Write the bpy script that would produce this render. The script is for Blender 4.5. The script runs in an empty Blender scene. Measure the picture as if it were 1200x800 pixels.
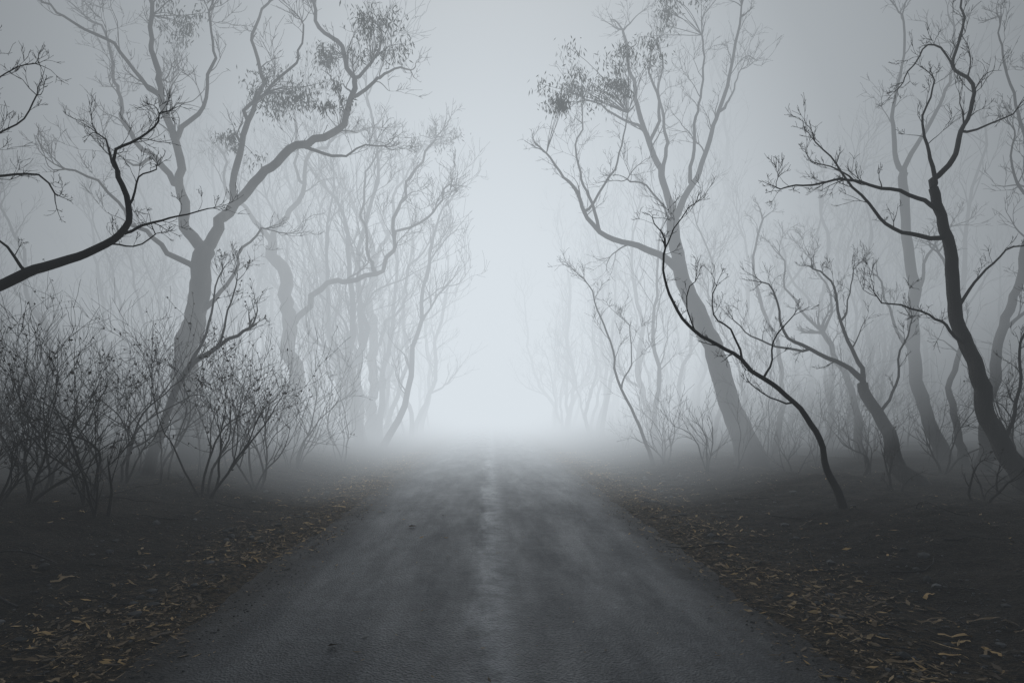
import bpy, math, random, bmesh
from mathutils import Vector, Matrix, noise

R = random.Random(11)
scene = bpy.context.scene

# ------------------------------------------------------------------ helpers
def smooth(a, b, x):
    t = max(0.0, min(1.0, (x - a) / (b - a)))
    return t * t * (3 - 2 * t)

def ground_h(x, y):
    """Terrain height: sunken road bed, ragged verges, low banks on both sides."""
    ax = abs(x)
    edge = (2.30 if x < 0 else 2.2) + 0.16 * noise.noise(Vector((y * 0.45, 11.0 if x < 0 else 23.0, 0))) + 0.07 * noise.noise(Vector((y * 2.1, x * 2.1, 4)))
    n1 = noise.noise(Vector((x * 0.35, y * 0.35, 3.1)))
    n2 = noise.noise(Vector((x * 1.7, y * 1.7, 7.7)))
    n3 = noise.noise(Vector((x * 6.0, y * 6.0, 1.3)))
    bed = -0.07 + 0.085 * smooth(edge - 0.45, edge + 0.4, ax)
    bank = (0.34 if x < 0 else 0.26) * smooth(2.9, 6.0, ax)
    far = 0.5 * smooth(8, 40, ax)
    k = smooth(edge - 0.4, edge + 0.6, ax)
    k2 = smooth(3.0, 6.0, ax)
    return bed + bank + far + k * (0.03 * n2 + 0.024 * n3) + k2 * (0.12 * n1 + 0.05 * n2 + 0.03 * n3)

def new_obj(name, verts, faces, mats, mat_idx=None, smooth_shade=True):
    me = bpy.data.meshes.new(name)
    me.from_pydata(verts, [], faces)
    for m in mats:
        me.materials.append(m)
    if mat_idx is not None:
        me.polygons.foreach_set("material_index", mat_idx)
    if smooth_shade:
        me.polygons.foreach_set("use_smooth", [True] * len(me.polygons))
    me.update()
    ob = bpy.data.objects.new(name, me)
    scene.collection.objects.link(ob)
    return ob

# ---------------------------------------------------------------- materials
def mat_new(name):
    m = bpy.data.materials.new(name)
    m.use_nodes = True
    nt = m.node_tree
    bsdf = nt.nodes.get("Principled BSDF")
    return m, nt, bsdf

def N(nt, t, **kw):
    n = nt.nodes.new(t)
    for k, v in kw.items():
        if k in n.inputs.keys():
            n.inputs[k].default_value = v
        else:
            setattr(n, k, v)
    return n

def ramp(nt, stops):
    r = nt.nodes.new("ShaderNodeValToRGB")
    e = r.color_ramp.elements
    while len(e) < len(stops):
        e.new(0.5)
    for i, (p, c) in enumerate(stops):
        e[i].position = p
        e[i].color = (c[0], c[1], c[2], 1)
    return r

def bark(name, c1, c2, c3, scale=3.0, char_h=None):
    m, nt, b = mat_new(name)
    L = nt.links
    geo = N(nt, "ShaderNodeNewGeometry")
    mp = N(nt, "ShaderNodeMapping")
    mp.inputs["Scale"].default_value = (1, 1, 0.22)
    L.new(geo.outputs["Position"], mp.inputs["Vector"])
    n1 = N(nt, "ShaderNodeTexNoise", Scale=scale, Detail=4.0, Roughness=0.65)
    L.new(mp.outputs[0], n1.inputs["Vector"])
    r = ramp(nt, [(0.3, c1), (0.52, c2), (0.72, c3)])
    L.new(n1.outputs["Fac"], r.inputs[0])
    col = r.outputs[0]
    if char_h is not None:
        sx = N(nt, "ShaderNodeSeparateXYZ")
        L.new(geo.outputs["Position"], sx.inputs[0])
        ad = N(nt, "ShaderNodeMath", operation="MULTIPLY_ADD")
        ad.inputs[1].default_value = 3.0
        L.new(n1.outputs["Fac"], ad.inputs[0])
        L.new(sx.outputs["Z"], ad.inputs[2])
        mr = N(nt, "ShaderNodeMapRange")
        mr.inputs["From Min"].default_value = char_h
        mr.inputs["From Max"].default_value = char_h + 2.5
        L.new(ad.outputs[0], mr.inputs["Value"])
        mx = N(nt, "ShaderNodeMix", data_type="RGBA")
        mx.inputs[6].default_value = (0.018, 0.017, 0.016, 1)
        L.new(mr.outputs[0], mx.inputs[0])
        L.new(col, mx.inputs[7])
        col = mx.outputs[2]
    L.new(col, b.inputs["Base Color"])
    b.inputs["Roughness"].default_value = 0.85
    n2 = N(nt, "ShaderNodeTexNoise", Scale=scale * 7, Detail=3.0, Roughness=0.7)
    L.new(mp.outputs[0], n2.inputs["Vector"])
    bp = N(nt, "ShaderNodeBump", Strength=0.7, Distance=0.03)
    L.new(n2.outputs["Fac"], bp.inputs["Height"])
    L.new(bp.outputs[0], b.inputs["Normal"])
    return m

M_GUM = bark("gum_bark", (0.04, 0.036, 0.032), (0.09, 0.082, 0.074), (0.18, 0.166, 0.15), 2.5, 2.5)
M_BURNT = bark("burnt_bark", (0.012, 0.0115, 0.011), (0.028, 0.025, 0.023), (0.065, 0.058, 0.052), 5.0)
M_DRY = bark("dry_bark", (0.018, 0.016, 0.015), (0.034, 0.03, 0.028), (0.07, 0.063, 0.056), 4.0)

def leaf_mat(name, cols, rough=0.6):
    m, nt, b = mat_new(name)
    g = N(nt, "ShaderNodeNewGeometry")
    r = ramp(nt, [(i / (len(cols) - 1) if len(cols) > 1 else 0, c) for i, c in enumerate(cols)])
    nt.links.new(g.outputs["Random Per Island"], r.inputs[0])
    nt.links.new(r.outputs[0], b.inputs["Base Color"])
    b.inputs["Roughness"].default_value = rough
    return m

M_LEAF = leaf_mat("eucalypt_leaf", [(0.03, 0.035, 0.024), (0.05, 0.055, 0.038), (0.08, 0.085, 0.06)])
M_DEADLEAF = leaf_mat("dead_leaf", [(0.03, 0.022, 0.018), (0.06, 0.045, 0.035), (0.1, 0.075, 0.055)])
M_LITTER = leaf_mat("litter", [(0.05, 0.037, 0.024), (0.18, 0.12, 0.06), (0.28, 0.19, 0.1), (0.08, 0.058, 0.038),
                               (0.42, 0.29, 0.15), (0.52, 0.32, 0.12)], 0.75)
M_STONE = leaf_mat("charred_stone", [(0.02, 0.02, 0.02), (0.05, 0.05, 0.048), (0.13, 0.128, 0.125)], 0.8)

def ground_mat():
    m, nt, b = mat_new("burnt_earth")
    L = nt.links
    g = N(nt, "ShaderNodeNewGeometry")
    na = N(nt, "ShaderNodeTexNoise", Scale=0.9, Detail=6.0, Roughness=0.65)
    nb = N(nt, "ShaderNodeTexNoise", Scale=14.0, Detail=5.0, Roughness=0.75)
    vo = N(nt, "ShaderNodeTexVoronoi", Scale=38.0)
    for n in (na, nb, vo):
        L.new(g.outputs["Position"], n.inputs["Vector"])
    r1 = ramp(nt, [(0.3, (0.010, 0.0098, 0.0095)), (0.52, (0.025, 0.0235, 0.022)), (0.7, (0.06, 0.053, 0.046))])
    L.new(na.outputs["Fac"], r1.inputs[0])
    r2 = ramp(nt, [(0.42, (0, 0, 0)), (0.6, (0.9, 0.9, 0.9))])
    L.new(nb.outputs["Fac"], r2.inputs[0])
    sx = N(nt, "ShaderNodeSeparateXYZ")
    L.new(g.outputs["Position"], sx.inputs[0])
    ab = N(nt, "ShaderNodeMath", operation="ABSOLUTE")
    L.new(sx.outputs["X"], ab.inputs[0])
    wob = N(nt, "ShaderNodeMath", operation="MULTIPLY_ADD")
    wob.inputs[1].default_value = 1.6
    L.new(na.outputs["Fac"], wob.inputs[0])
    L.new(ab.outputs[0], wob.inputs[2])
    mr = N(nt, "ShaderNodeMapRange")
    mr.inputs["From Min"].default_value = 3.3
    mr.inputs["From Max"].default_value = 4.6
    mr.inputs["To Min"].default_value = 1.0
    mr.inputs["To Max"].default_value = 0.22
    L.new(wob.outputs[0], mr.inputs["Value"])
    mul = N(nt, "ShaderNodeMath", operation="MULTIPLY")
    L.new(mr.outputs[0], mul.inputs[0]); L.new(r2.outputs[0], mul.inputs[1])
    mx = N(nt, "ShaderNodeMix", data_type="RGBA")
    L.new(mul.outputs[0], mx.inputs[0])
    L.new(r1.outputs[0], mx.inputs[6])
    mx.inputs[7].default_value = (0.15, 0.112, 0.072, 1)
    L.new(mx.outputs[2], b.inputs["Base Color"])
    b.inputs["Roughness"].default_value = 0.95
    b.inputs["Specular IOR Level"].default_value = 0.15
    ad = N(nt, "ShaderNodeMath", operation="MULTIPLY_ADD")
    ad.inputs[1].default_value = 0.5
    L.new(vo.outputs["Distance"], ad.inputs[0]); L.new(nb.outputs["Fac"], ad.inputs[2])
    bp = N(nt, "ShaderNodeBump", Strength=1.0, Distance=0.07)
    L.new(ad.outputs[0], bp.inputs["Height"])
    L.new(bp.outputs[0], b.inputs["Normal"])
    return m

def road_mat():
    m, nt, b = mat_new("damp_asphalt")
    L = nt.links
    g = N(nt, "ShaderNodeNewGeometry")
    fine = N(nt, "ShaderNodeTexNoise", Scale=40.0, Detail=4.0, Roughness=0.8)
    vor = N(nt, "ShaderNodeTexVoronoi", Scale=55.0)
    mid = N(nt, "ShaderNodeTexNoise", Scale=4.0, Detail=7.0, Roughness=0.75)
    mp = N(nt, "ShaderNodeMapping")
    mp.inputs["Scale"].default_value = (1.6, 0.28, 1)
    strk = N(nt, "ShaderNodeTexNoise", Scale=1.5, Detail=6.0, Roughness=0.65)
    for n in (fine, vor, mid, mp):
        L.new(g.outputs["Position"], n.inputs["Vector"])
    L.new(mp.outputs[0], strk.inputs["Vector"])
    sx = N(nt, "ShaderNodeSeparateXYZ")
    L.new(g.outputs["Position"], sx.inputs[0])
    # smooth damp strip along the crown, worn by tyres on either side; paler colour paints in its wet sheen
    off = N(nt, "ShaderNodeMath", operation="MULTIPLY_ADD")
    off.inputs[1].default_value = 0.45; off.inputs[2].default_value = -0.20
    L.new(strk.outputs["Fac"], off.inputs[0])
    sb = N(nt, "ShaderNodeMath", operation="SUBTRACT")
    L.new(sx.outputs["X"], sb.inputs[0]); L.new(off.outputs[0], sb.inputs[1])
    ab = N(nt, "ShaderNodeMath", operation="ABSOLUTE")
    L.new(sb.outputs[0], ab.inputs[0])
    cen = N(nt, "ShaderNodeMapRange", interpolation_type="SMOOTHSTEP")
    cen.inputs["From Min"].default_value = 0.0
    cen.inputs["From Max"].default_value = 0.27
    cen.inputs["To Min"].default_value = 1.0
    cen.inputs["To Max"].default_value = 0.0
    L.new(ab.outputs[0], cen.inputs["Value"])
    brk = ramp(nt, [(0.34, (0.15,) * 3), (0.6, (1, 1, 1))])
    L.new(mid.outputs["Fac"], brk.inputs[0])
    cm = N(nt, "ShaderNodeMath", operation="MULTIPLY")
    L.new(cen.outputs[0], cm.inputs[0]); L.new(brk.outputs[0], cm.inputs[1])
    base = ramp(nt, [(0.32, (0.018, 0.0195, 0.022)), (0.5, (0.034, 0.036, 0.04)), (0.7, (0.064, 0.066, 0.071))])
    L.new(mid.outputs["Fac"], base.inputs[0])
    spk = ramp(nt, [(0.36, (0.3,) * 3), (0.66, (2.3,) * 3)])
    L.new(fine.outputs["Fac"], spk.inputs[0])
    m1 = N(nt, "ShaderNodeMix", data_type="RGBA", blend_type="MULTIPLY")
    m1.inputs[0].default_value = 1.0
    L.new(base.outputs[0], m1.inputs[6]); L.new(spk.outputs[0], m1.inputs[7])
    m2 = N(nt, "ShaderNodeMix", data_type="RGBA")
    L.new(cm.outputs[0], m2.inputs[0])
    L.new(m1.outputs[2], m2.inputs[6])
    m2.inputs[7].default_value = (0.13, 0.137, 0.146, 1)
    axx = N(nt, "ShaderNodeMath", operation="ABSOLUTE"); L.new(sx.outputs["X"], axx.inputs[0])
    ed = N(nt, "ShaderNodeMath", operation="MULTIPLY_ADD"); ed.inputs[1].default_value = 1.3
    L.new(mid.outputs["Fac"], ed.inputs[0]); L.new(axx.outputs[0], ed.inputs[2])
    em = N(nt, "ShaderNodeMapRange"); em.inputs["From Min"].default_value = 2.3; em.inputs["From Max"].default_value = 2.85
    em.inputs["To Max"].default_value = 0.85
    L.new(ed.outputs[0], em.inputs["Value"])
    m3 = N(nt, "ShaderNodeMix", data_type="RGBA")
    L.new(em.outputs[0], m3.inputs[0]); L.new(m2.outputs[2], m3.inputs[6])
    m3.inputs[7].default_value = (0.04, 0.033, 0.026, 1)
    L.new(m3.outputs[2], b.inputs["Base Color"])
    rr = N(nt, "ShaderNodeMapRange")
    rr.inputs["From Min"].default_value = 0.35; rr.inputs["From Max"].default_value = 0.65
    rr.inputs["To Min"].default_value = 0.40; rr.inputs["To Max"].default_value = 0.62
    L.new(strk.outputs["Fac"], rr.inputs["Value"])
    r2 = N(nt, "ShaderNodeMath", operation="MULTIPLY_ADD"); r2.inputs[1].default_value = -0.18
    L.new(cm.outputs[0], r2.inputs[0]); L.new(rr.outputs[0], r2.inputs[2])
    r3 = N(nt, "ShaderNodeMath", operation="MULTIPLY_ADD"); r3.inputs[1].default_value = 0.35
    L.new(em.outputs[0], r3.inputs[0]); L.new(r2.outputs[0], r3.inputs[2])
    L.new(r3.outputs[0], b.inputs["Roughness"])
    b.inputs["Specular IOR Level"].default_value = 0.5
    ad = N(nt, "ShaderNodeMath", operation="ADD")
    L.new(vor.outputs["Distance"], ad.inputs[0]); L.new(fine.outputs["Fac"], ad.inputs[1])
    bp = N(nt, "ShaderNodeBump", Strength=0.9, Distance=0.014)
    L.new(ad.outputs[0], bp.inputs["Height"])
    L.new(bp.outputs[0], b.inputs["Normal"])
    return m

# ------------------------------------------------------------------- ground
def axis(pts):
    out = []
    for a, b, st in pts:
        n = max(1, int(round((b - a) / st)))
        out += [a + (b - a) * i / n for i in range(n)]
    out.append(pts[-1][1])
    return out

xs = axis([(-600, -100, 100), (-100, -30, 7), (-30, -10, 1), (-10, -4, 0.16), (-4, 4, 0.07), (4, 10, 0.16), (10, 30, 1), (30, 100, 7), (100, 600, 100)])
ys = axis([(-300, -40, 40), (-40, 0, 2), (0, 14, 0.08), (14, 30, 0.3), (30, 60, 1.2), (60, 200, 10), (200, 1200, 100)])
V = [(x, y, ground_h(x, y)) for y in ys for x in xs]
nx = len(xs)
F = [(j * nx + i, j * nx + i + 1, (j + 1) * nx + i + 1, (j + 1) * nx + i) for j in range(len(ys) - 1) for i in range(nx - 1)]
new_obj("ground", V, F, [ground_mat()])

rx = [-2.75 + 5.4 * i / 40 for i in range(41)]
ry = axis([(-60, 0, 2), (0, 30, 0.25), (30, 400, 4)])
V = [(x, y, -0.03 * (x / 2.5) ** 2) for y in ry for x in rx]
nx = len(rx)
F = [(j * nx + i, j * nx + i + 1, (j + 1) * nx + i + 1, (j + 1) * nx + i) for j in range(len(ry) - 1) for i in range(nx - 1)]
new_obj("asphalt_road", V, F, [road_mat()])

# -------------------------------------------------------------- tree builder
class Plant:
    def __init__(self, seed):
        self.v = []; self.f = []; self.mi = []
        self.r = random.Random(seed)

    def tube(self, pts, rad, sides=5, mi=0):
        n = len(pts)
        if n < 2: return
        base = len(self.v)
        t = (pts[1] - pts[0]).normalized()
        a = t.orthogonal().normalized()
        for i in range(n):
            if i == 0: t = pts[1] - pts[0]
            elif i == n - 1: t = pts[-1] - pts[-2]
            else: t = pts[i + 1] - pts[i - 1]
            if t.length < 1e-6: t = Vector((0, 0, 1))
            t.normalize()
            a = a - t * a.dot(t)
            if a.length < 1e-5: a = t.orthogonal()
            a.normalize()
            b = t.cross(a)
            for k in range(sides):
                an = 2 * math.pi * k / sides
                rr = rad[i]
                if rr > 0.03:
                    rr *= 1 + 0.14 * noise.noise(pts[i] * 2.2 + Vector((k * 1.7, 0, 0)))
                self.v.append(pts[i] + a * (math.cos(an) * rr) + b * (math.sin(an) * rr))
        for i in range(n - 1):
            for k in range(sides):
                k2 = (k + 1) % sides
                self.f.append((base + i * sides + k, base + i * sides + k2, base + (i + 1) * sides + k2, base + (i + 1) * sides + k))
                self.mi.append(mi)
        self.f.append(tuple(base + (n - 1) * sides + k for k in range(sides)))
        self.mi.append(mi)

    def leaf(self, p, d, l, w, mi=1):
        r = self.r
        s = d.cross(Vector((r.gauss(0, 1), r.gauss(0, 1), r.gauss(0, 1))))
        if s.length < 1e-4: return
        s.normalize()
        b = len(self.v)
        nrm = s.cross(d).normalized()
        self.v += [p, p + d * l * 0.45 + s * w * 0.5 + nrm * l * 0.05, p + d * l, p + d * l * 0.45 - s * w * 0.5 + nrm * l * 0.05]
        self.f.append((b, b + 1, b + 2, b + 3)); self.mi.append(mi)

    def spline(self, ctrl, step=0.22, jit=0.0):
        pts = []
        n = len(ctrl)
        for i in range(n - 1):
            p0 = ctrl[max(i - 1, 0)]; p1 = ctrl[i]; p2 = ctrl[i + 1]; p3 = ctrl[min(i + 2, n - 1)]
            m = max(2, int((p2 - p1).length / step))
            for k in range(m):
                t = k / m
                q = 0.5 * ((2 * p1) + (p2 - p0) * t + (2 * p0 - 5 * p1 + 4 * p2 - p3) * t * t + (3 * p1 - p0 - 3 * p2 + p3) * t ** 3)
                pts.append(q)
        pts.append(ctrl[-1].copy())
        if jit > 0:
            o = self.r.random() * 100
            for i in range(1, len(pts) - 1):
                p = pts[i]
                def nn(f):
                    q = p * f
                    return Vector((noise.noise(q + Vector((o, 0, 0))), noise.noise(q + Vector((0, o, 0))), noise.noise(q + Vector((0, 0, o)))))
                pts[i] = p + nn(1.1) * jit + nn(3.2) * jit * 0.45
        return pts

    def grow(self, p, d, length, rad, level, up=0.06, wig=0.22, dens=1.0, leaf=0.0, rmin=0.004):
        """A crooked, tapering branch with recursive side twigs."""
        r = self.r
        n = max(4, min(14, int(length / 0.11)))
        st = length / n
        pts = [p.copy()]; d = d.normalized()
        bend = Vector((r.gauss(0, 1), r.gauss(0, 1), r.gauss(0, .6))) * 0.08
        for i in range(n):
            if r.random() < .25:
                bend = Vector((r.gauss(0, 1), r.gauss(0, 1), r.gauss(0, .6))) * 0.1
            d = d + Vector((r.gauss(0, wig), r.gauss(0, wig), r.gauss(0, wig) + up)) + bend
            d.normalize()
            pts.append(pts[-1] + d * st)
        rad = max(rad, rmin)
        rads = [max(rmin * 0.7, rad * (1 - 0.8 * i / n)) for i in range(n + 1)]
        self.tube(pts, rads, 5 if rad > 0.02 else 4 if rad > 0.01 else 3)
        if leaf > 0 and level <= 1:
            for i in range(2, n + 1):
                if r.random() < leaf:
                    self.leaf(pts[i], Vector((r.gauss(0, .6), r.gauss(0, .6), r.gauss(0.1, .6))).normalized(), r.uniform(.035, .08), r.uniform(.02, .045))
        if level <= 0: return pts
        cnt = max(2, int(round((2.4 + length * 2.6) * dens * r.uniform(.75, 1.25))))
        cnt = min(cnt, 9)
        for c in range(cnt):
            t = r.uniform(0.22, 1.0) if c else 0.95
            i = min(n - 1, int(t * n))
            td = (pts[i + 1] - pts[i]).normalized()
            ax = td.orthogonal().normalized()
            ax.rotate(Matrix.Rotation(r.uniform(0, 6.283), 3, td))
            nd = td.copy()
            nd.rotate(Matrix.Rotation(r.uniform(0.3, 0.85), 3, ax))
            nd.z += 0.15
            self.grow(pts[i], nd, length * r.uniform(.4, .75) * (1.15 - 0.4 * t), rads[i] * r.uniform(.55, .8), level - 1, up, wig, dens, leaf, rmin)
        return pts

    def shoots(self, pts, rads, every, lvl, lmin, lmax, t0=0.25, up=0.08, wig=0.22, dens=1.0, rk=0.45, leaf=0.0, rmin=0.004):
        r = self.r
        tot = sum((pts[i + 1] - pts[i]).length for i in range(len(pts) - 1))
        cnt = max(2, int(tot * (1 - t0) / every))
        for c in range(cnt):
            t = t0 + (1 - t0) * (c + r.uniform(0.1, .9)) / cnt
            i = min(len(pts) - 2, int(t * (len(pts) - 1)))
            td = (pts[i + 1] - pts[i]).normalized()
            ax = td.orthogonal().normalized()
            ax.rotate(Matrix.Rotation(r.uniform(0, 6.283), 3, td))
            nd = td.copy()
            nd.rotate(Matrix.Rotation(r.uniform(0.45, 1.05), 3, ax))
            nd.z += 0.25
            L = r.uniform(lmin, lmax) * (1.15 - 0.5 * t) * (1.0 if r.random() < .7 else 1.4)
            self.grow(pts[i], nd, L, min(rads[i] * rk * r.uniform(.6, 1.1), 0.010 + 0.014 * L), lvl, up, wig, dens, leaf, rmin)
        for k in range(3):
            d = (pts[-1] - pts[-2]).normalized() + Vector((r.gauss(0, .4), r.gauss(0, .4), r.gauss(.1, .35)))
            self.grow(pts[-1], d, r.uniform(lmin, lmax) * .85, rads[-1] * .85, lvl, up, wig, dens, leaf, rmin)

    def obj(self, name, mats):
        return new_obj(name, self.v, self.f, mats, self.mi)

def sketched_tree(name, base, unit, origin, limbs, mats, seed, clumps=(), every=0.55, lvl=2, lmin=0.5, lmax=1.4,
                  depth=0.5, dens=1.0, wig=0.2, leaf=0.0, jit=0.10, rmin=0.004, flare=True, up=0.08, rs=1.0):
    """Tree whose main limbs follow a profile sketch. base=(x,y) metres on the ground, unit = metres per sketch unit,
       origin = sketch coordinate of the stem foot.  limb = (points, r_start, r_end [sketch units], shoots?)"""
    P = Plant(seed)
    x0, y0 = base
    z0 = ground_h(x0, y0)
    allpts = []
    r = P.r
    for li, limb in enumerate(limbs):
        pts, ra, rb = limb[0], limb[1] * unit * rs, limb[2] * unit * rs
        sh = limb[3] if len(limb) > 3 else 1
        ctrl = []
        q0 = None
        if li:
            s = Vector((x0 + (pts[0][0] - origin[0]) * unit, 0, z0 + (origin[1] - pts[0][1]) * unit))
            q0, qr = min(allpts, key=lambda a: (a[0].x - s.x) ** 2 + (a[0].z - s.z) ** 2)
            ra = min(ra, qr * 0.85)
        dy = 0.0 if q0 is None else q0.y - y0
        drift = r.uniform(-1, 1) * depth
        for k, (u, v) in enumerate(pts):
            if k > 0: dy += drift / len(pts) * 1.5 + r.gauss(0, depth * 0.15)
            ctrl.append(Vector((x0 + (u - origin[0]) * unit, y0 + dy, z0 + (origin[1] - v) * unit)))
        if q0 is not None: ctrl[0] = q0.copy()
        else: ctrl.insert(0, ctrl[0] + (ctrl[0] - ctrl[1]).normalized() * 0.35)
        p3 = P.spline(ctrl, max(0.09, min(0.22, unit * 9)), jit)
        n = len(p3)
        rads = [ra + (rb - ra) * (i / (n - 1)) ** (0.85 if li == 0 else 0.62) for i in range(n)]
        if li == 0 and flare:
            for i in range(n):
                h = max(0, p3[i].z - z0)
                rads[i] *= 1 + 0.45 * math.exp(-h / 0.35)
        P.tube(p3, rads, 10 if ra > 0.12 else 7 if ra > 0.05 else 5)
        allpts += [(p, q) for p, q in zip(p3, rads)]
        if sh:
            P.shoots(p3, rads, every / sh, lvl, lmin, lmax, 0.3 if li else 0.55, up, wig, dens, leaf=leaf, rmin=rmin)
    for (u, v, rad, cnt) in clumps:
        c = Vector((x0 + (u - origin[0]) * unit, y0 + r.uniform(-depth, depth) * .5, z0 + (origin[1] - v) * unit))
        Rr = rad * unit
        q, qr = min(allpts, key=lambda a: (a[0] - c).length)
        for s in range(cnt):
            o = Vector((r.gauss(0, .5), r.gauss(0, .45), r.gauss(0, .36))) * Rr
            e = c + o
            mid = (q + e) * .5 + Vector((r.gauss(0, .1), r.gauss(0, .1), r.uniform(0, .25))) * Rr
            tw = P.spline([q, mid, e], 0.2, 0.03)
            P.tube(tw, [0.012 - 0.008 * i / len(tw) for i in range(len(tw))], 3)
            R2 = Rr * r.uniform(.14, .3)
            for k in range(r.randint(40, 85)):
                p = e + Vector((r.gauss(0, 1), r.gauss(0, 1), r.gauss(-.2, .8))) * R2
                d = Vector((r.gauss(0, .5), r.gauss(0, .5), -1 + r.gauss(0, .5))).normalized()
                P.leaf(p, d, r.uniform(.09, .17), r.uniform(.02, .035))
    return P.obj(name, mats)

FPX = 800.0
def foot(u, dist):
    return (u - 575) * dist / FPX

# ---- big gum, left side
D = 16.0
sketched_tree("eucalyptus_tree", (foot(222, D), D), D / FPX, (222, 545), [
    ([(222, 545), (214, 490), (219, 430), (228, 370), (233, 325), (238, 292)], 17, 11, 0),
    ([(238, 292), (262, 243), (300, 207), (345, 172), (382, 150), (404, 112), (412, 76), (392, 40), (368, 8), (352, -30)], 8, 2),
    ([(404, 112), (432, 84), (446, 56), (470, 40)], 3.5, 1.0),
    ([(412, 76), (440, 40), (438, 10)], 3, 1.0),
    ([(238, 292), (214, 262), (204, 216), (206, 168), (196, 120), (182, 70), (176, 20), (160, -30)], 7.5, 2),
    ([(204, 216), (170, 178), (132, 132), (112, 88), (94, 40), (72, -10)], 5, 1.3),
    ([(196, 120), (160, 80), (120, 50), (70, 20)], 3.2, 1.0),
    ([(233, 325), (200, 292), (170, 270), (150, 240), (120, 225)], 4.5, 1.0),
    ([(262, 243), (270, 190), (282, 130), (292, 80), (284, 30), (300, -20)], 5.5, 1.4),
    ([(282, 130), (310, 90), (345, 60), (350, 20)], 3.2, 1.0),
    ([(206, 168), (232, 120), (250, 70), (240, 10)], 3.6, 1.0),
    ([(345, 172), (372, 176), (410, 160), (440, 150)], 2.6, .8),
    ([(228, 370), (260, 330), (278, 290), (300, 262)], 4, 1.0),
    ([(170, 178), (140, 190), (120, 170)], 2.4, .8),
], [M_GUM, M_LEAF], 5, clumps=[(328, 112, 40, 18), (445, 45, 34, 13), (385, 52, 26, 7), (205, 20, 34, 9), (280, 165, 22, 5), (400, 130, 18, 4)],
    every=0.55, lmin=.55, lmax=1.45, depth=0.9, jit=0.2, rmin=0.006)

# ---- second gum, further along
D = 22.0
sketched_tree("eucalyptus_tree", (foot(346, D), D), D / FPX, (346, 524), [
    ([(346, 524), (344, 460), (338, 400), (332, 350), (322, 305), (312, 282)], 11, 7, 0),
    ([(312, 282), (296, 250), (270, 222), (262, 180)], 4, 1.1),
    ([(312, 282), (330, 240), (352, 205), (366, 170), (396, 150), (430, 140)], 4.5, 1.1),
    ([(338, 392), (362, 352), (395, 332), (440, 325), (462, 285), (470, 240), (488, 200), (512, 165)], 5, 1.1),
    ([(440, 325), (430, 270), (424, 220), (440, 180)], 3, 1.0),
    ([(462, 285), (500, 262), (530, 225)], 2.5, .9),
    ([(352, 205), (340, 160), (352, 120)], 2.5, .9),
], [M_GUM, M_LEAF], 6, clumps=[(505, 165, 26, 5)], every=0.65, lmin=.7, lmax=1.7, depth=1.0, jit=0.3, rmin=0.008)

# ---- third, fainter gum left
D = 28.0
sketched_tree("eucalyptus_tree", (foot(432, D), D), D / FPX, (432, 514), [
    ([(432, 514), (438, 450), (440, 400), (432, 350), (440, 300)], 7, 4, 0),
    ([(440, 300), (420, 250), (400, 200), (408, 150)], 3, 1),
    ([(440, 300), (462, 260), (470, 210), (500, 170)], 3, 1),
    ([(440, 400), (468, 360), (478, 310), (500, 280)], 2.6, .9),
], [M_GUM, M_LEAF], 7, every=0.9, lmin=.9, lmax=2.0, depth=1.0, jit=0.3, rmin=0.009)

# ---- burnt tree outside the frame whose limb reaches in from the left
D = 8.0
sketched_tree("burnt_tree", (foot(-120, D), D), D / FPX, (-120, 625), [
    ([(-120, 625), (-112, 540), (-100, 470), (-70, 410), (0, 372), (48, 346), (98, 322), (134, 300), (142, 262), (140, 226)], 13.5, 2.8, 0),
    ([(140, 226), (150, 204), (186, 190), (205, 175)], 2.6, .9, 2.0),
    ([(140, 226), (124, 204), (112, 180)], 2.4, .8, 2.0),
    ([(134, 300), (165, 282), (206, 268), (240, 262)], 2.2, .6, 1.5),
    ([(98, 322), (130, 314), (170, 318), (205, 308)], 1.8, .6, 1),
    ([(142, 262), (165, 240), (200, 232)], 1.8, .6, 1.5),
    ([(48, 346), (30, 322), (10, 308), (-10, 300)], 2.4, .8, 1.2),
    ([(-100, 470), (-90, 380), (-70, 290), (-30, 240), (4, 232), (38, 228), (48, 244)], 6, 1.0, .9),
    ([(-70, 290), (-40, 200), (0, 178), (24, 160), (45, 138)], 4, .8, 1.6),
    ([(-40, 200), (-30, 120), (0, 100), (15, 80)], 3, .7, 1.3),
], [M_BURNT, M_DEADLEAF], 8, every=0.22, lmin=.18, lmax=.5, depth=0.5, jit=0.08, rmin=0.003)

# ---- leaning burnt sapling, left
D = 13.0
sketched_tree("burnt_sapling", (foot(170, D), D), D / FPX, (170, 562), [
    ([(170, 562), (186, 522), (204, 468), (222, 440), (258, 412), (296, 392)], 7, 1.6, .4),
    ([(222, 440), (238, 400), (248, 350), (250, 318)], 2.6, .8),
    ([(258, 412), (272, 372), (286, 340)], 1.8, .7),
], [M_BURNT, M_DEADLEAF], 9, every=0.5, lmin=.3, lmax=.75, depth=0.4, leaf=.12)

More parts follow.
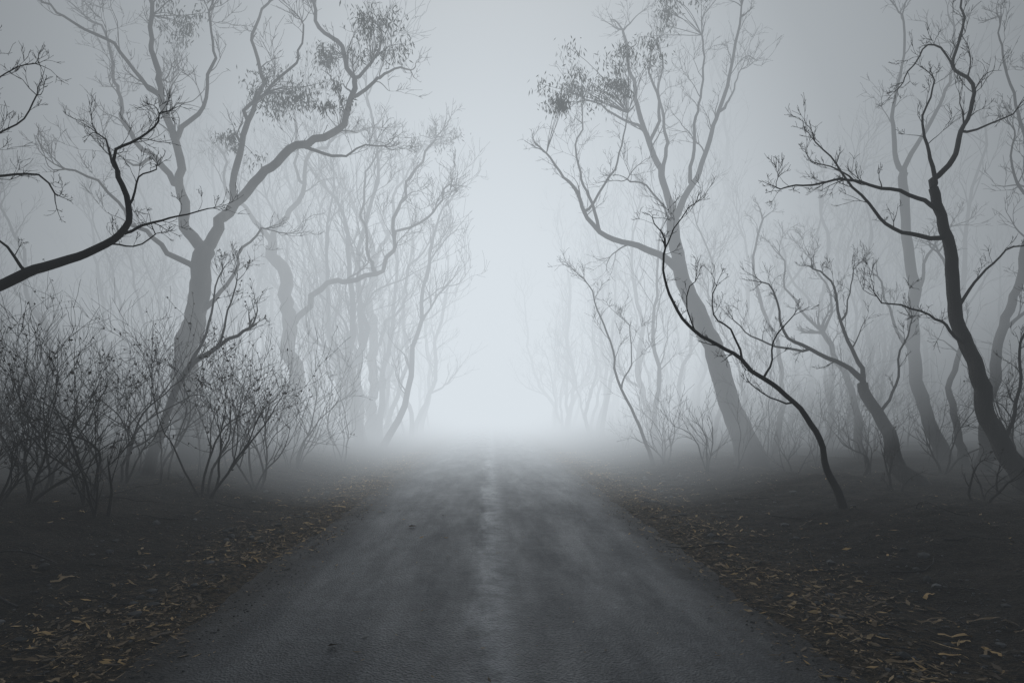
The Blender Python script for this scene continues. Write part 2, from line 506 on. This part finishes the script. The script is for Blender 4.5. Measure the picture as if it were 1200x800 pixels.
# ---- main gum, right side
D = 16.5
sketched_tree("eucalyptus_tree", (foot(878, D), D), D / FPX, (878, 542), [
    ([(878, 542), (868, 490), (853, 430), (838, 372), (824, 318), (818, 270), (815, 228)], 14.5, 8, 0),
    ([(815, 228), (806, 176), (786, 118), (770, 64), (764, 10), (756, -40)], 5.8, 1.6, .9),
    ([(815, 228), (838, 184), (856, 140), (870, 96), (880, 46), (886, -10)], 5.2, 1.4, .9),
    ([(806, 176), (812, 120), (806, 60), (812, -10)], 3.4, 1.1),
    ([(838, 184), (838, 120), (850, 60), (845, 0)], 3, 1.0),
    ([(786, 118), (800, 70), (790, 20), (800, -20)], 2.8, 1.0),
    ([(870, 96), (895, 60), (912, 20)], 2.2, .8),
    ([(824, 306), (798, 284), (756, 266), (716, 248), (696, 222), (682, 190), (664, 164), (648, 142)], 6, 1.2, .8),
    ([(716, 248), (706, 200), (696, 160), (690, 120), (700, 90)], 3, 1.0),
    ([(696, 222), (730, 180), (742, 150), (750, 100)], 2.2, .8),
    ([(786, 118), (760, 96), (730, 80), (700, 70)], 2.6, .9),
    ([(818, 270), (796, 230), (760, 200), (740, 200)], 2.2, .8, 1.3),
], [M_DRY, M_LEAF], 15, clumps=[(688, 96, 38, 15), (738, 62, 28, 8), (660, 120, 24, 5), (782, 14, 32, 8), (716, 110, 24, 5)],
    every=0.55, lmin=.5, lmax=1.3, depth=0.8, jit=0.12, rmin=0.005)

# ---- bent burnt tree, right verge
D = 9.6
sketched_tree("burnt_tree", (foot(988, D), D), D / FPX, (988, 606), [
    ([(988, 606), (974, 566), (950, 524), (920, 482), (888, 455), (850, 434), (806, 408), (772, 378), (758, 342), (762, 318)], 4.4, 1.1, .9),
    ([(888, 455), (905, 430), (912, 400), (930, 380)], 1.8, .6),
    ([(850, 434), (846, 405), (830, 385), (832, 350)], 1.6, .6),
    ([(762, 318), (756, 300), (748, 285)], 1.1, .5, 1.2),
    ([(762, 318), (774, 296), (784, 280)], 1.1, .5, 1.2),
    ([(920, 482), (890, 478), (868, 460)], 1.4, .5),
    ([(806, 408), (790, 380), (800, 350)], 1.2, .5),
], [M_BURNT, M_DEADLEAF], 21, every=0.25, lmin=.16, lmax=.42, depth=0.5, jit=0.1, rmin=0.003)

# ---- forked burnt tree, right
D = 12.0
sketched_tree("burnt_tree", (foot(1080, D), D), D / FPX, (1080, 580), [
    ([(1080, 580), (1064, 548), (1052, 500), (1040, 458)], 9, 6.5, 0),
    ([(1040, 458), (1012, 434), (976, 416), (948, 392), (934, 358), (918, 330)], 4.4, .9),
    ([(1040, 458), (1034, 420), (1018, 380), (1012, 340), (990, 310)], 3.6, .9),
    ([(976, 416), (940, 410), (905, 398), (890, 375)], 2.2, .7),
    ([(1052, 500), (1072, 460), (1070, 420), (1090, 380)], 2.6, .8),
    ([(1018, 380), (1040, 350), (1046, 310)], 1.8, .7),
], [M_BURNT, M_DEADLEAF], 23, every=0.26, lmin=.25, lmax=.65, depth=0.6, jit=0.11)

# ---- tall burnt tree, far right of the frame
D = 10.8
sketched_tree("burnt_tree", (foot(1206, D), D), D / FPX, (1206, 596), [
    ([(1206, 596), (1180, 540), (1154, 480), (1140, 430), (1130, 380), (1124, 320), (1112, 268), (1100, 236)], 12, 5.5, 0),
    ([(1112, 268), (1080, 246), (1040, 240), (1000, 236), (952, 236), (900, 246)], 3.4, .7, 1.1),
    ([(1124, 300), (1084, 290), (1040, 268), (1010, 236), (990, 200), (966, 176)], 3.6, .8),
    ([(1140, 420), (1098, 400), (1050, 384), (1010, 372)], 2.6, .7),
    ([(1100, 236), (1128, 196), (1148, 158), (1164, 110), (1156, 66), (1176, 20), (1180, -30)], 4, 1.2),
    ([(1100, 236), (1098, 190), (1096, 140), (1112, 96)], 3.2, .8),
    ([(1156, 66), (1130, 50), (1104, 60), (1078, 100)], 2.0, .7),
    ([(1130, 380), (1160, 340), (1190, 310), (1215, 300)], 2.6, .8),
    ([(1148, 158), (1180, 150), (1205, 140)], 2.0, .7),
    ([(1000, 236), (980, 210), (960, 190)], 1.3, .5),
    ([(1180, 540), (1196, 480), (1206, 420), (1230, 380)], 3, 1.0),
], [M_BURNT, M_DEADLEAF], 25, every=0.26, lmin=.25, lmax=.7, depth=0.6, jit=0.11)

# ---- further right-hand trees
for k, (D, o, limbs, sd) in enumerate([
    (18.0, (1104, 545), [([(1104, 545), (1080, 480), (1066, 420), (1062, 350), (1044, 280), (1040, 220)], 8, 4.5, 0),
                         ([(1040, 220), (1020, 170), (1030, 110), (1020, 60)], 3.4, 1.0), ([(1040, 220), (1066, 170), (1090, 120), (1092, 60)], 3.4, 1.0),
                         ([(1062, 350), (1090, 300), (1120, 270)], 2.6, .9), ([(1066, 420), (1030, 390), (1000, 340)], 2.6, .9)], 31),
    (15.0, (1150, 556), [([(1150, 556), (1152, 480), (1168, 400), (1190, 330), (1196, 260), (1186, 190), (1196, 110)], 7.5, 2.0, .6),
                         ([(1168, 400), (1200, 370), (1230, 330)], 3, 1.0), ([(1196, 260), (1160, 220), (1150, 180)], 2.5, .8), ([(1186, 190), (1160, 120), (1140, 60)], 2.5, .8)], 32),
    (18.0, (1010, 542), [([(1010, 542), (1000, 480), (975, 430), (960, 395)], 5, 2.6, .6), ([(960, 395), (930, 350), (925, 300)], 2.2, .8), ([(960, 395), (975, 350), (960, 310)], 2.2, .8)], 33),
    (20.0, (905, 530), [([(905, 530), (915, 470), (905, 400), (890, 350), (880, 300), (888, 260)], 4, 1.1, 1)], 34),
    (18.0, (765, 542), [([(765, 542), (752, 500), (728, 450), (714, 410), (706, 370), (690, 330)], 2.4, .7, 1), ([(728, 450), (744, 410), (740, 370)], 1.6, .6)], 35),
    (16.5, (1128, 548), [([(1128, 548), (1122, 470), (1130, 400), (1118, 330), (1100, 300)], 5, 1.4, 1)], 36),
    (24.0, (970, 524), [([(970, 524), (978, 440), (968, 360), (980, 280), (960, 200)], 4.5, 1.2, 1), ([(968, 360), (940, 320), (930, 270)], 2.2, .8)], 37),
]):
    sketched_tree("dead_tree", (foot(o[0], D), D), D / FPX, o, limbs, [M_BURNT, M_DEADLEAF], sd, every=0.5, lmin=.4, lmax=1.15, depth=.7, jit=.12, rmin=0.006)

# ------------------------------------------------------- shrubs (multi-stem)
def shrub_mesh(seed, h, stems, spread, leaf, lvl=2, base_r=0.02, dens=1.0, rmin=0.0042):
    P = Plant(seed)
    r = P.r
    for s in range(stems):
        a = r.uniform(0, 6.283)
        p = Vector((math.cos(a) * r.uniform(0, .15), math.sin(a) * r.uniform(0, .15), -0.1))
        d = Vector((math.cos(a) * spread * r.uniform(.3, 1), math.sin(a) * spread * r.uniform(.3, 1), 1))
        P.grow(p, d, h * r.uniform(.6, 1.05), base_r * r.uniform(.7, 1.2), lvl, 0.07, 0.13, dens, leaf, rmin)
    return P

sh = [  # u, dist, height, stems, spread, leaf
    (95, 9.0, 1.9, 3, .4, .15), (240, 11.0, 2.2, 5, .5, .4), (300, 12.5, 2.4, 5, .45, .35), (25, 9.0, 2.1, 4, .5, .3), (140, 11.5, 2.5, 4, .4, .2),
    (60, 13, 3.0, 4, .4, .1), (-40, 10.5, 2.5, 4, .5, .3), (-20, 8.2, 1.3, 4, .6, .4), (345, 16, 2.6, 4, .4, .05), (400, 19, 2.8, 4, .4, .0),
    (55, 10.2, 2.6, 3, .3, .3), (190, 12.3, 2.2, 3, .4, .2), (-5, 7.6, 1.2, 3, .5, .3), (270, 14.5, 2.6, 3, .3, .1), (120, 8.4, 1.3, 3, .5, .2),
    (1010, 14, 1.6, 4, .5, .1), (1100, 14.5, 2.0, 3, .4, .0), (930, 14.5, 1.5, 3, .5, .0), (830, 15.5, 1.9, 3, .4, 0), (1190, 12.5, 2.0, 4, .5, .1), (780, 18, 1.8, 4, .5, 0),
    (1050, 11, 1.0, 3, .6, .1), (1150, 10, 1.0, 3, .6, .1)]
for i, (u, d, h, st, sp, lf) in enumerate(sh):
    x = foot(u, d)
    ob = shrub_mesh(100 + i, h, st, sp, lf, base_r=.026, dens=.85).obj("burnt_shrub", [M_BURNT, M_DEADLEAF])
    ob.location = (x, d, ground_h(x, d))

# --------------------------------------- undergrowth and distant trees (mass)
def empty(name):
    e = bpy.data.objects.new(name, None); scene.collection.objects.link(e); return e

var_s = []
for i in range(6):
    P = shrub_mesh(300 + i, 3.0, 2 + i % 3, .28, 0.0, dens=.7, rmin=.005)
    ob = P.obj("undergrowth_clump", [M_BURNT, M_DEADLEAF]); var_s.append(ob.data); bpy.data.objects.remove(ob)
var_t = []
for i in range(7):
    P = Plant(400 + i); r = P.r
    H = r.uniform(6.5, 9.5)
    ctrl = [Vector((0, 0, -0.3))]; lean = Vector((r.gauss(0, .12), r.gauss(0, .12), 0))
    for k in range(1, 7):
        ctrl.append(ctrl[-1] + (Vector((r.gauss(0, .16), r.gauss(0, .16), 1)) + lean) * H / 6)
    pts = P.spline(ctrl, .35, .15); n = len(pts)
    r0 = r.uniform(.08, .14)
    rads = [r0 * (1 - .8 * k / n) * (1 + .4 * math.exp(-k * .8)) for k in range(n)]
    P.tube(pts, rads, 6)
    P.shoots(pts, rads, .55, 2, 1.0, 2.6, .25, .12, .16, .8, .55, 0, .007)
    ob = P.obj("distant_tree", [M_DRY, M_DEADLEAF]); var_t.append(ob.data); bpy.data.objects.remove(ob)

def scatter(parent, name, var, items):
    k = 0
    for (x, y, s) in items:
        k += 1
        o = bpy.data.objects.new("%s_%d" % (name, k), R.choice(var))
        scene.collection.objects.link(o)
        o.location = (x, y, ground_h(x, y) - .02)
        o.rotation_euler = (R.gauss(0, .07), R.gauss(0, .07), R.uniform(0, 6.28))
        o.scale = (s, s, s * R.uniform(.9, 1.15))
        o.parent = parent

e = empty("burnt_undergrowth")
items = []
for i in range(140):
    side = R.choice((-1, 1))
    y = R.uniform(13, 38)
    x = side * (R.uniform(3.9, 6.5) + abs(R.gauss(0, 1)) * (3 + y * .2))
    items.append((x, y, R.uniform(.4, 1.05)))
for i in range(28):
    items.append((-R.uniform(5.5, 14), R.uniform(9, 17), R.uniform(.5, 1.0)))
scatter(e, "clump", var_s, items)
e = empty("distant_trees")
items = []
for i in range(110):
    side = R.choice((-1, 1))
    y = R.uniform(22, 58)
    x = side * (R.uniform(4.6, 7.0) + abs(R.gauss(0, 1)) * (3 + y * .25))
    items.append((x, y, R.uniform(.7, 1.3)))
for i in range(26):
    side = R.choice((-1, 1)); y = R.uniform(26, 46)
    items.append((side * R.uniform(5.5, 7 + y * .5), y, R.uniform(1.4, 1.9)))
for i in range(30):
    side = R.choice((-1, 1)); y = R.uniform(25, 50)
    items.append((side * R.uniform(4.2, 6.0), y, R.uniform(.8, 1.5)))
scatter(e, "tree", var_t, items)

# ------------------------------------------------------------ ground litter
P = Plant(900); r = P.r
def litter_pos():
    q = r.random()
    y = 1.6 + 24 * r.random() ** 1.8
    if q < .42: x = r.gauss(-2.7, .40)
    elif q < .74: x = r.gauss(2.65, .42)
    elif q < .98: x = r.choice((-1, 1)) * r.uniform(2.4, 8)
    else: x = r.uniform(-2.2, 2.2)
    return x, y
def surf(x, y):
    h = ground_h(x, y)
    if abs(x) < 2.7: h = max(h, -0.03 * (x / 2.5) ** 2)
    return h
for i in range(38000):
    x, y = litter_pos()
    nz = noise.noise(Vector((x * 1.1, y * .7, 5))) + .5 * noise.noise(Vector((x * 4, y * 3, 9)))
    if nz < -0.02 and r.random() < .85: continue
    z = surf(x, y) + .006 + r.random() * .012
    a = r.uniform(0, 6.283)
    d = Vector((math.cos(a), math.sin(a), r.gauss(0, .18))).normalized()
    s = Vector((-d.y, d.x, r.gauss(0, .35))).normalized()
    l = r.uniform(.015, .05) if r.random() < .82 else r.uniform(.06, .12)
    w = l * r.uniform(.15, .4)
    if abs(x) < 2.0: l *= .7; w *= .7
    p = Vector((x, y, z)); b = len(P.v)
    P.v += [p, p + d * l * .45 + s * w * .5, p + d * l + Vector((0, 0, r.uniform(0, .01))), p + d * l * .45 - s * w * .5]
    P.f.append((b, b + 1, b + 2, b + 3)); P.mi.append(0)
# shed bark strips: narrow curled ribbons
for i in range(420):
    x = r.choice((-1, 1)) * (2.35 + abs(r.gauss(0, .9))); y = 2.5 + 14 * r.random() ** 1.5
    a = r.uniform(0, 6.283); L = r.uniform(.07, .24); w = r.uniform(.006, .016)
    n = 5; b = len(P.v)
    for k in range(n + 1):
        xx = x + math.cos(a) * L * k / n; yy = y + math.sin(a) * L * k / n; a += r.gauss(0, .16)
        zz = surf(xx, yy) + .012 + .02 * math.sin(k / n * math.pi) * r.random()
        sd = Vector((-math.sin(a), math.cos(a), r.gauss(0, .3))) * w
        P.v += [Vector((xx, yy, zz)) - sd, Vector((xx, yy, zz)) + sd]
    for k in range(n):
        P.f.append((b + 2 * k, b + 2 * k + 1, b + 2 * k + 3, b + 2 * k + 2)); P.mi.append(0)
for (x, y, l) in [(-1.13, 9.3, .13), (-2.55, 7.0, .16), (-2.5, 6.0, .12), (-1.1, 4.6, .07), (3.1, 5.4, .12)]:
    p = Vector((x, y, surf(x, y) + .015)); b = len(P.v)
    P.v += [p, p + Vector((l * .4, -.03, .03)), p + Vector((l, .01, .01)), p + Vector((l * .45, .05, .0))]
    P.f.append((b, b + 1, b + 2, b + 3)); P.mi.append(0)
new_obj("leaf_litter", P.v, P.f, [M_LITTER], P.mi, False)

P = Plant(901); r = P.r
for i in range(560):
    side = r.choice((-1, 1))
    x = side * (2.5 + abs(r.gauss(0, 1.0)) * 1.6); y = 2 + 20 * r.random() ** 1.5
    a = r.uniform(0, 6.283); L = r.uniform(.08, .4) if r.random() < .9 else r.uniform(.5, 1.1)
    n = 5; pts = []
    for k in range(n):
        xx = x + math.cos(a) * L * k / n; yy = y + math.sin(a) * L * k / n; a += r.gauss(0, .2)
        pts.append(Vector((xx, yy, surf(xx, yy) + .008 + r.random() * .01)))
    q = .003 + L * .008
    P.tube(pts, [q, q, q * .9, q * .7, q * .4], 4)
new_obj("fallen_twigs", P.v, P.f, [M_GUM], None)

for sd, (x, y, dx, dy, L) in enumerate([(-4.6, 6.2, 1, -.35, 1.8), (-3.6, 5.2, -1, .5, 1.6), (5.6, 8.0, -1, .6, 1.5), (-5.2, 8.2, .8, .5, 1.6), (5.8, 6.4, .5, 1, 1.2)]):
    P = Plant(950 + sd)
    P.grow(Vector((0, 0, .05)), Vector((dx, dy, .12)), L, .012, 2, -.02, .12, .5, 0, .003)
    P.v = [Vector((v.x, v.y, max(v.z, .0))) for v in P.v]
    ob = P.obj("fallen_branch", [M_DRY]); ob.location = (x, y, ground_h(x, y) + .01)

P = Plant(902); r = P.r
bm = bmesh.new(); bmesh.ops.create_icosphere(bm, subdivisions=1, radius=1)
iv = [v.co.copy() for v in bm.verts]; iff = [tuple(v.index for v in f.verts) for f in bm.faces]; bm.free()
for i in range(7500):
    side = r.choice((-1, 1)); x = side * (1.9 + abs(r.gauss(0, 1)) * 1.5); y = 1.8 + 18 * r.random() ** 1.6
    s = r.uniform(.005, .018) if r.random() < .96 else r.uniform(.03, .06)
    if abs(x) < 2.4: s = min(s, .011)
    sc = Vector((s * r.uniform(.7, 1.3), s * r.uniform(.7, 1.3), s * r.uniform(.4, .8)))
    b = len(P.v); c = Vector((x, y, surf(x, y) + sc.z * .2)); o = Vector((i * .37, 0, 0))
    for v in iv:
        k = 1 + .45 * noise.noise(v * 1.3 + o)
        P.v.append(c + Vector((v.x * sc.x, v.y * sc.y, v.z * sc.z)) * k)
    P.f += [tuple(b + q for q in f) for f in iff]
new_obj("scattered_stones", P.v, P.f, [M_STONE], None, False)

# ---------------------------------------------------------------------- fog
# Volumes whose own emission stands in for scattered daylight: thin haze everywhere, denser banks further down the road,
# and emission-only glow bodies added to brighten the open road corridor.
fog_parent = empty("fog")
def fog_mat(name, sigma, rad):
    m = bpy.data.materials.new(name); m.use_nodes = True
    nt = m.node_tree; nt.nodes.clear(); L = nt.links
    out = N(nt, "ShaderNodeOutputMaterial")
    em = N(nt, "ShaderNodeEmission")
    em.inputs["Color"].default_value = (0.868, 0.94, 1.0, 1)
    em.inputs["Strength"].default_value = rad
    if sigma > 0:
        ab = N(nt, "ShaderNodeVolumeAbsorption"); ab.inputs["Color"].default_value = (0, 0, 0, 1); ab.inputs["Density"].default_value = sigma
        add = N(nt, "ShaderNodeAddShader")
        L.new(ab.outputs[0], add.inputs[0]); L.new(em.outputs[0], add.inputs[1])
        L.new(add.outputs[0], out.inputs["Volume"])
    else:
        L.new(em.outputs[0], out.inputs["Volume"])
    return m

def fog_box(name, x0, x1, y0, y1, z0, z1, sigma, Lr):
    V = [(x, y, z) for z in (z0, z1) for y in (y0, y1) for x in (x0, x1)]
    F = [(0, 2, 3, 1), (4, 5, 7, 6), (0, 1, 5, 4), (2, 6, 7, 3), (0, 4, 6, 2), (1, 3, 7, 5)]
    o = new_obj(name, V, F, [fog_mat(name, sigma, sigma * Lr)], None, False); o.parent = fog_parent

def glow_tunnel(name, rx, top, bow, y0, y1, em):
    """added glow body, emission only: elliptical crown of half width rx, underside rising as bow*x^2 away from the road"""
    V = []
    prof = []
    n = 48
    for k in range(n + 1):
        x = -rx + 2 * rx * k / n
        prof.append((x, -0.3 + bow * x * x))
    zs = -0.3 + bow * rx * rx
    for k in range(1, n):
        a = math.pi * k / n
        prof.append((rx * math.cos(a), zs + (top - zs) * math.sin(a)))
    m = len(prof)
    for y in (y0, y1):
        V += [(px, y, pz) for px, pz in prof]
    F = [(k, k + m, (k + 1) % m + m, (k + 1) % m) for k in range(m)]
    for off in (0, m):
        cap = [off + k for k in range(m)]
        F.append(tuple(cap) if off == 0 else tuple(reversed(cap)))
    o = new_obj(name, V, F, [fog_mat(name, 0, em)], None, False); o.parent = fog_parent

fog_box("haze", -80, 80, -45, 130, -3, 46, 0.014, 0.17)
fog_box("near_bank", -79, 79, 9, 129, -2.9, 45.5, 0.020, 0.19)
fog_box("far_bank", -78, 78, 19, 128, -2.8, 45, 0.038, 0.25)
glow_tunnel("glow_corridor", 13, 21, .03, 11, 125, .0265)
glow_tunnel("inner_glow_corridor", 8.5, 15, .04, 15, 124, .0195)

# -------------------------------------------------------------- sky and sun
w = bpy.data.worlds.new("World"); scene.world = w; w.use_nodes = True
nt = w.node_tree
bg = nt.nodes["Background"]
sky = nt.nodes.new("ShaderNodeTexSky"); sky.sky_type = 'NISHITA'; sky.sun_disc = False
sky.sun_elevation = math.radians(35); sky.sun_rotation = math.radians(0)
sky.dust_density = 4.0
nt.links.new(sky.outputs[0], bg.inputs["Color"])
bg.inputs["Strength"].default_value = 0.07
sd = bpy.data.lights.new("sun", 'SUN'); sd.energy = 0.8; sd.angle = math.radians(20); sd.color = (1, .97, .93)
so = bpy.data.objects.new("sun", sd); scene.collection.objects.link(so)
so.rotation_euler = (math.radians(-55), 0, 0)   # light comes from ahead (+Y), 35 deg high

# ------------------------------------------------------------------- camera
cd = bpy.data.cameras.new("camera"); cam = bpy.data.objects.new("camera", cd); scene.collection.objects.link(cam)
cam.location = (0, 0, 1.6); cam.rotation_euler = (math.radians(90), 0, 0)
cd.sensor_width = 36; cd.lens = 24; cd.shift_x = 25 / 1200; cd.shift_y = 80 / 1200
cd.clip_start = 0.05; cd.clip_end = 3000
scene.camera = cam
scene.view_settings.view_transform = 'Standard'; scene.view_settings.look = 'None'; scene.view_settings.exposure = 0
print("polys", sum(len(o.data.polygons) for o in scene.objects if o.type == 'MESH'))
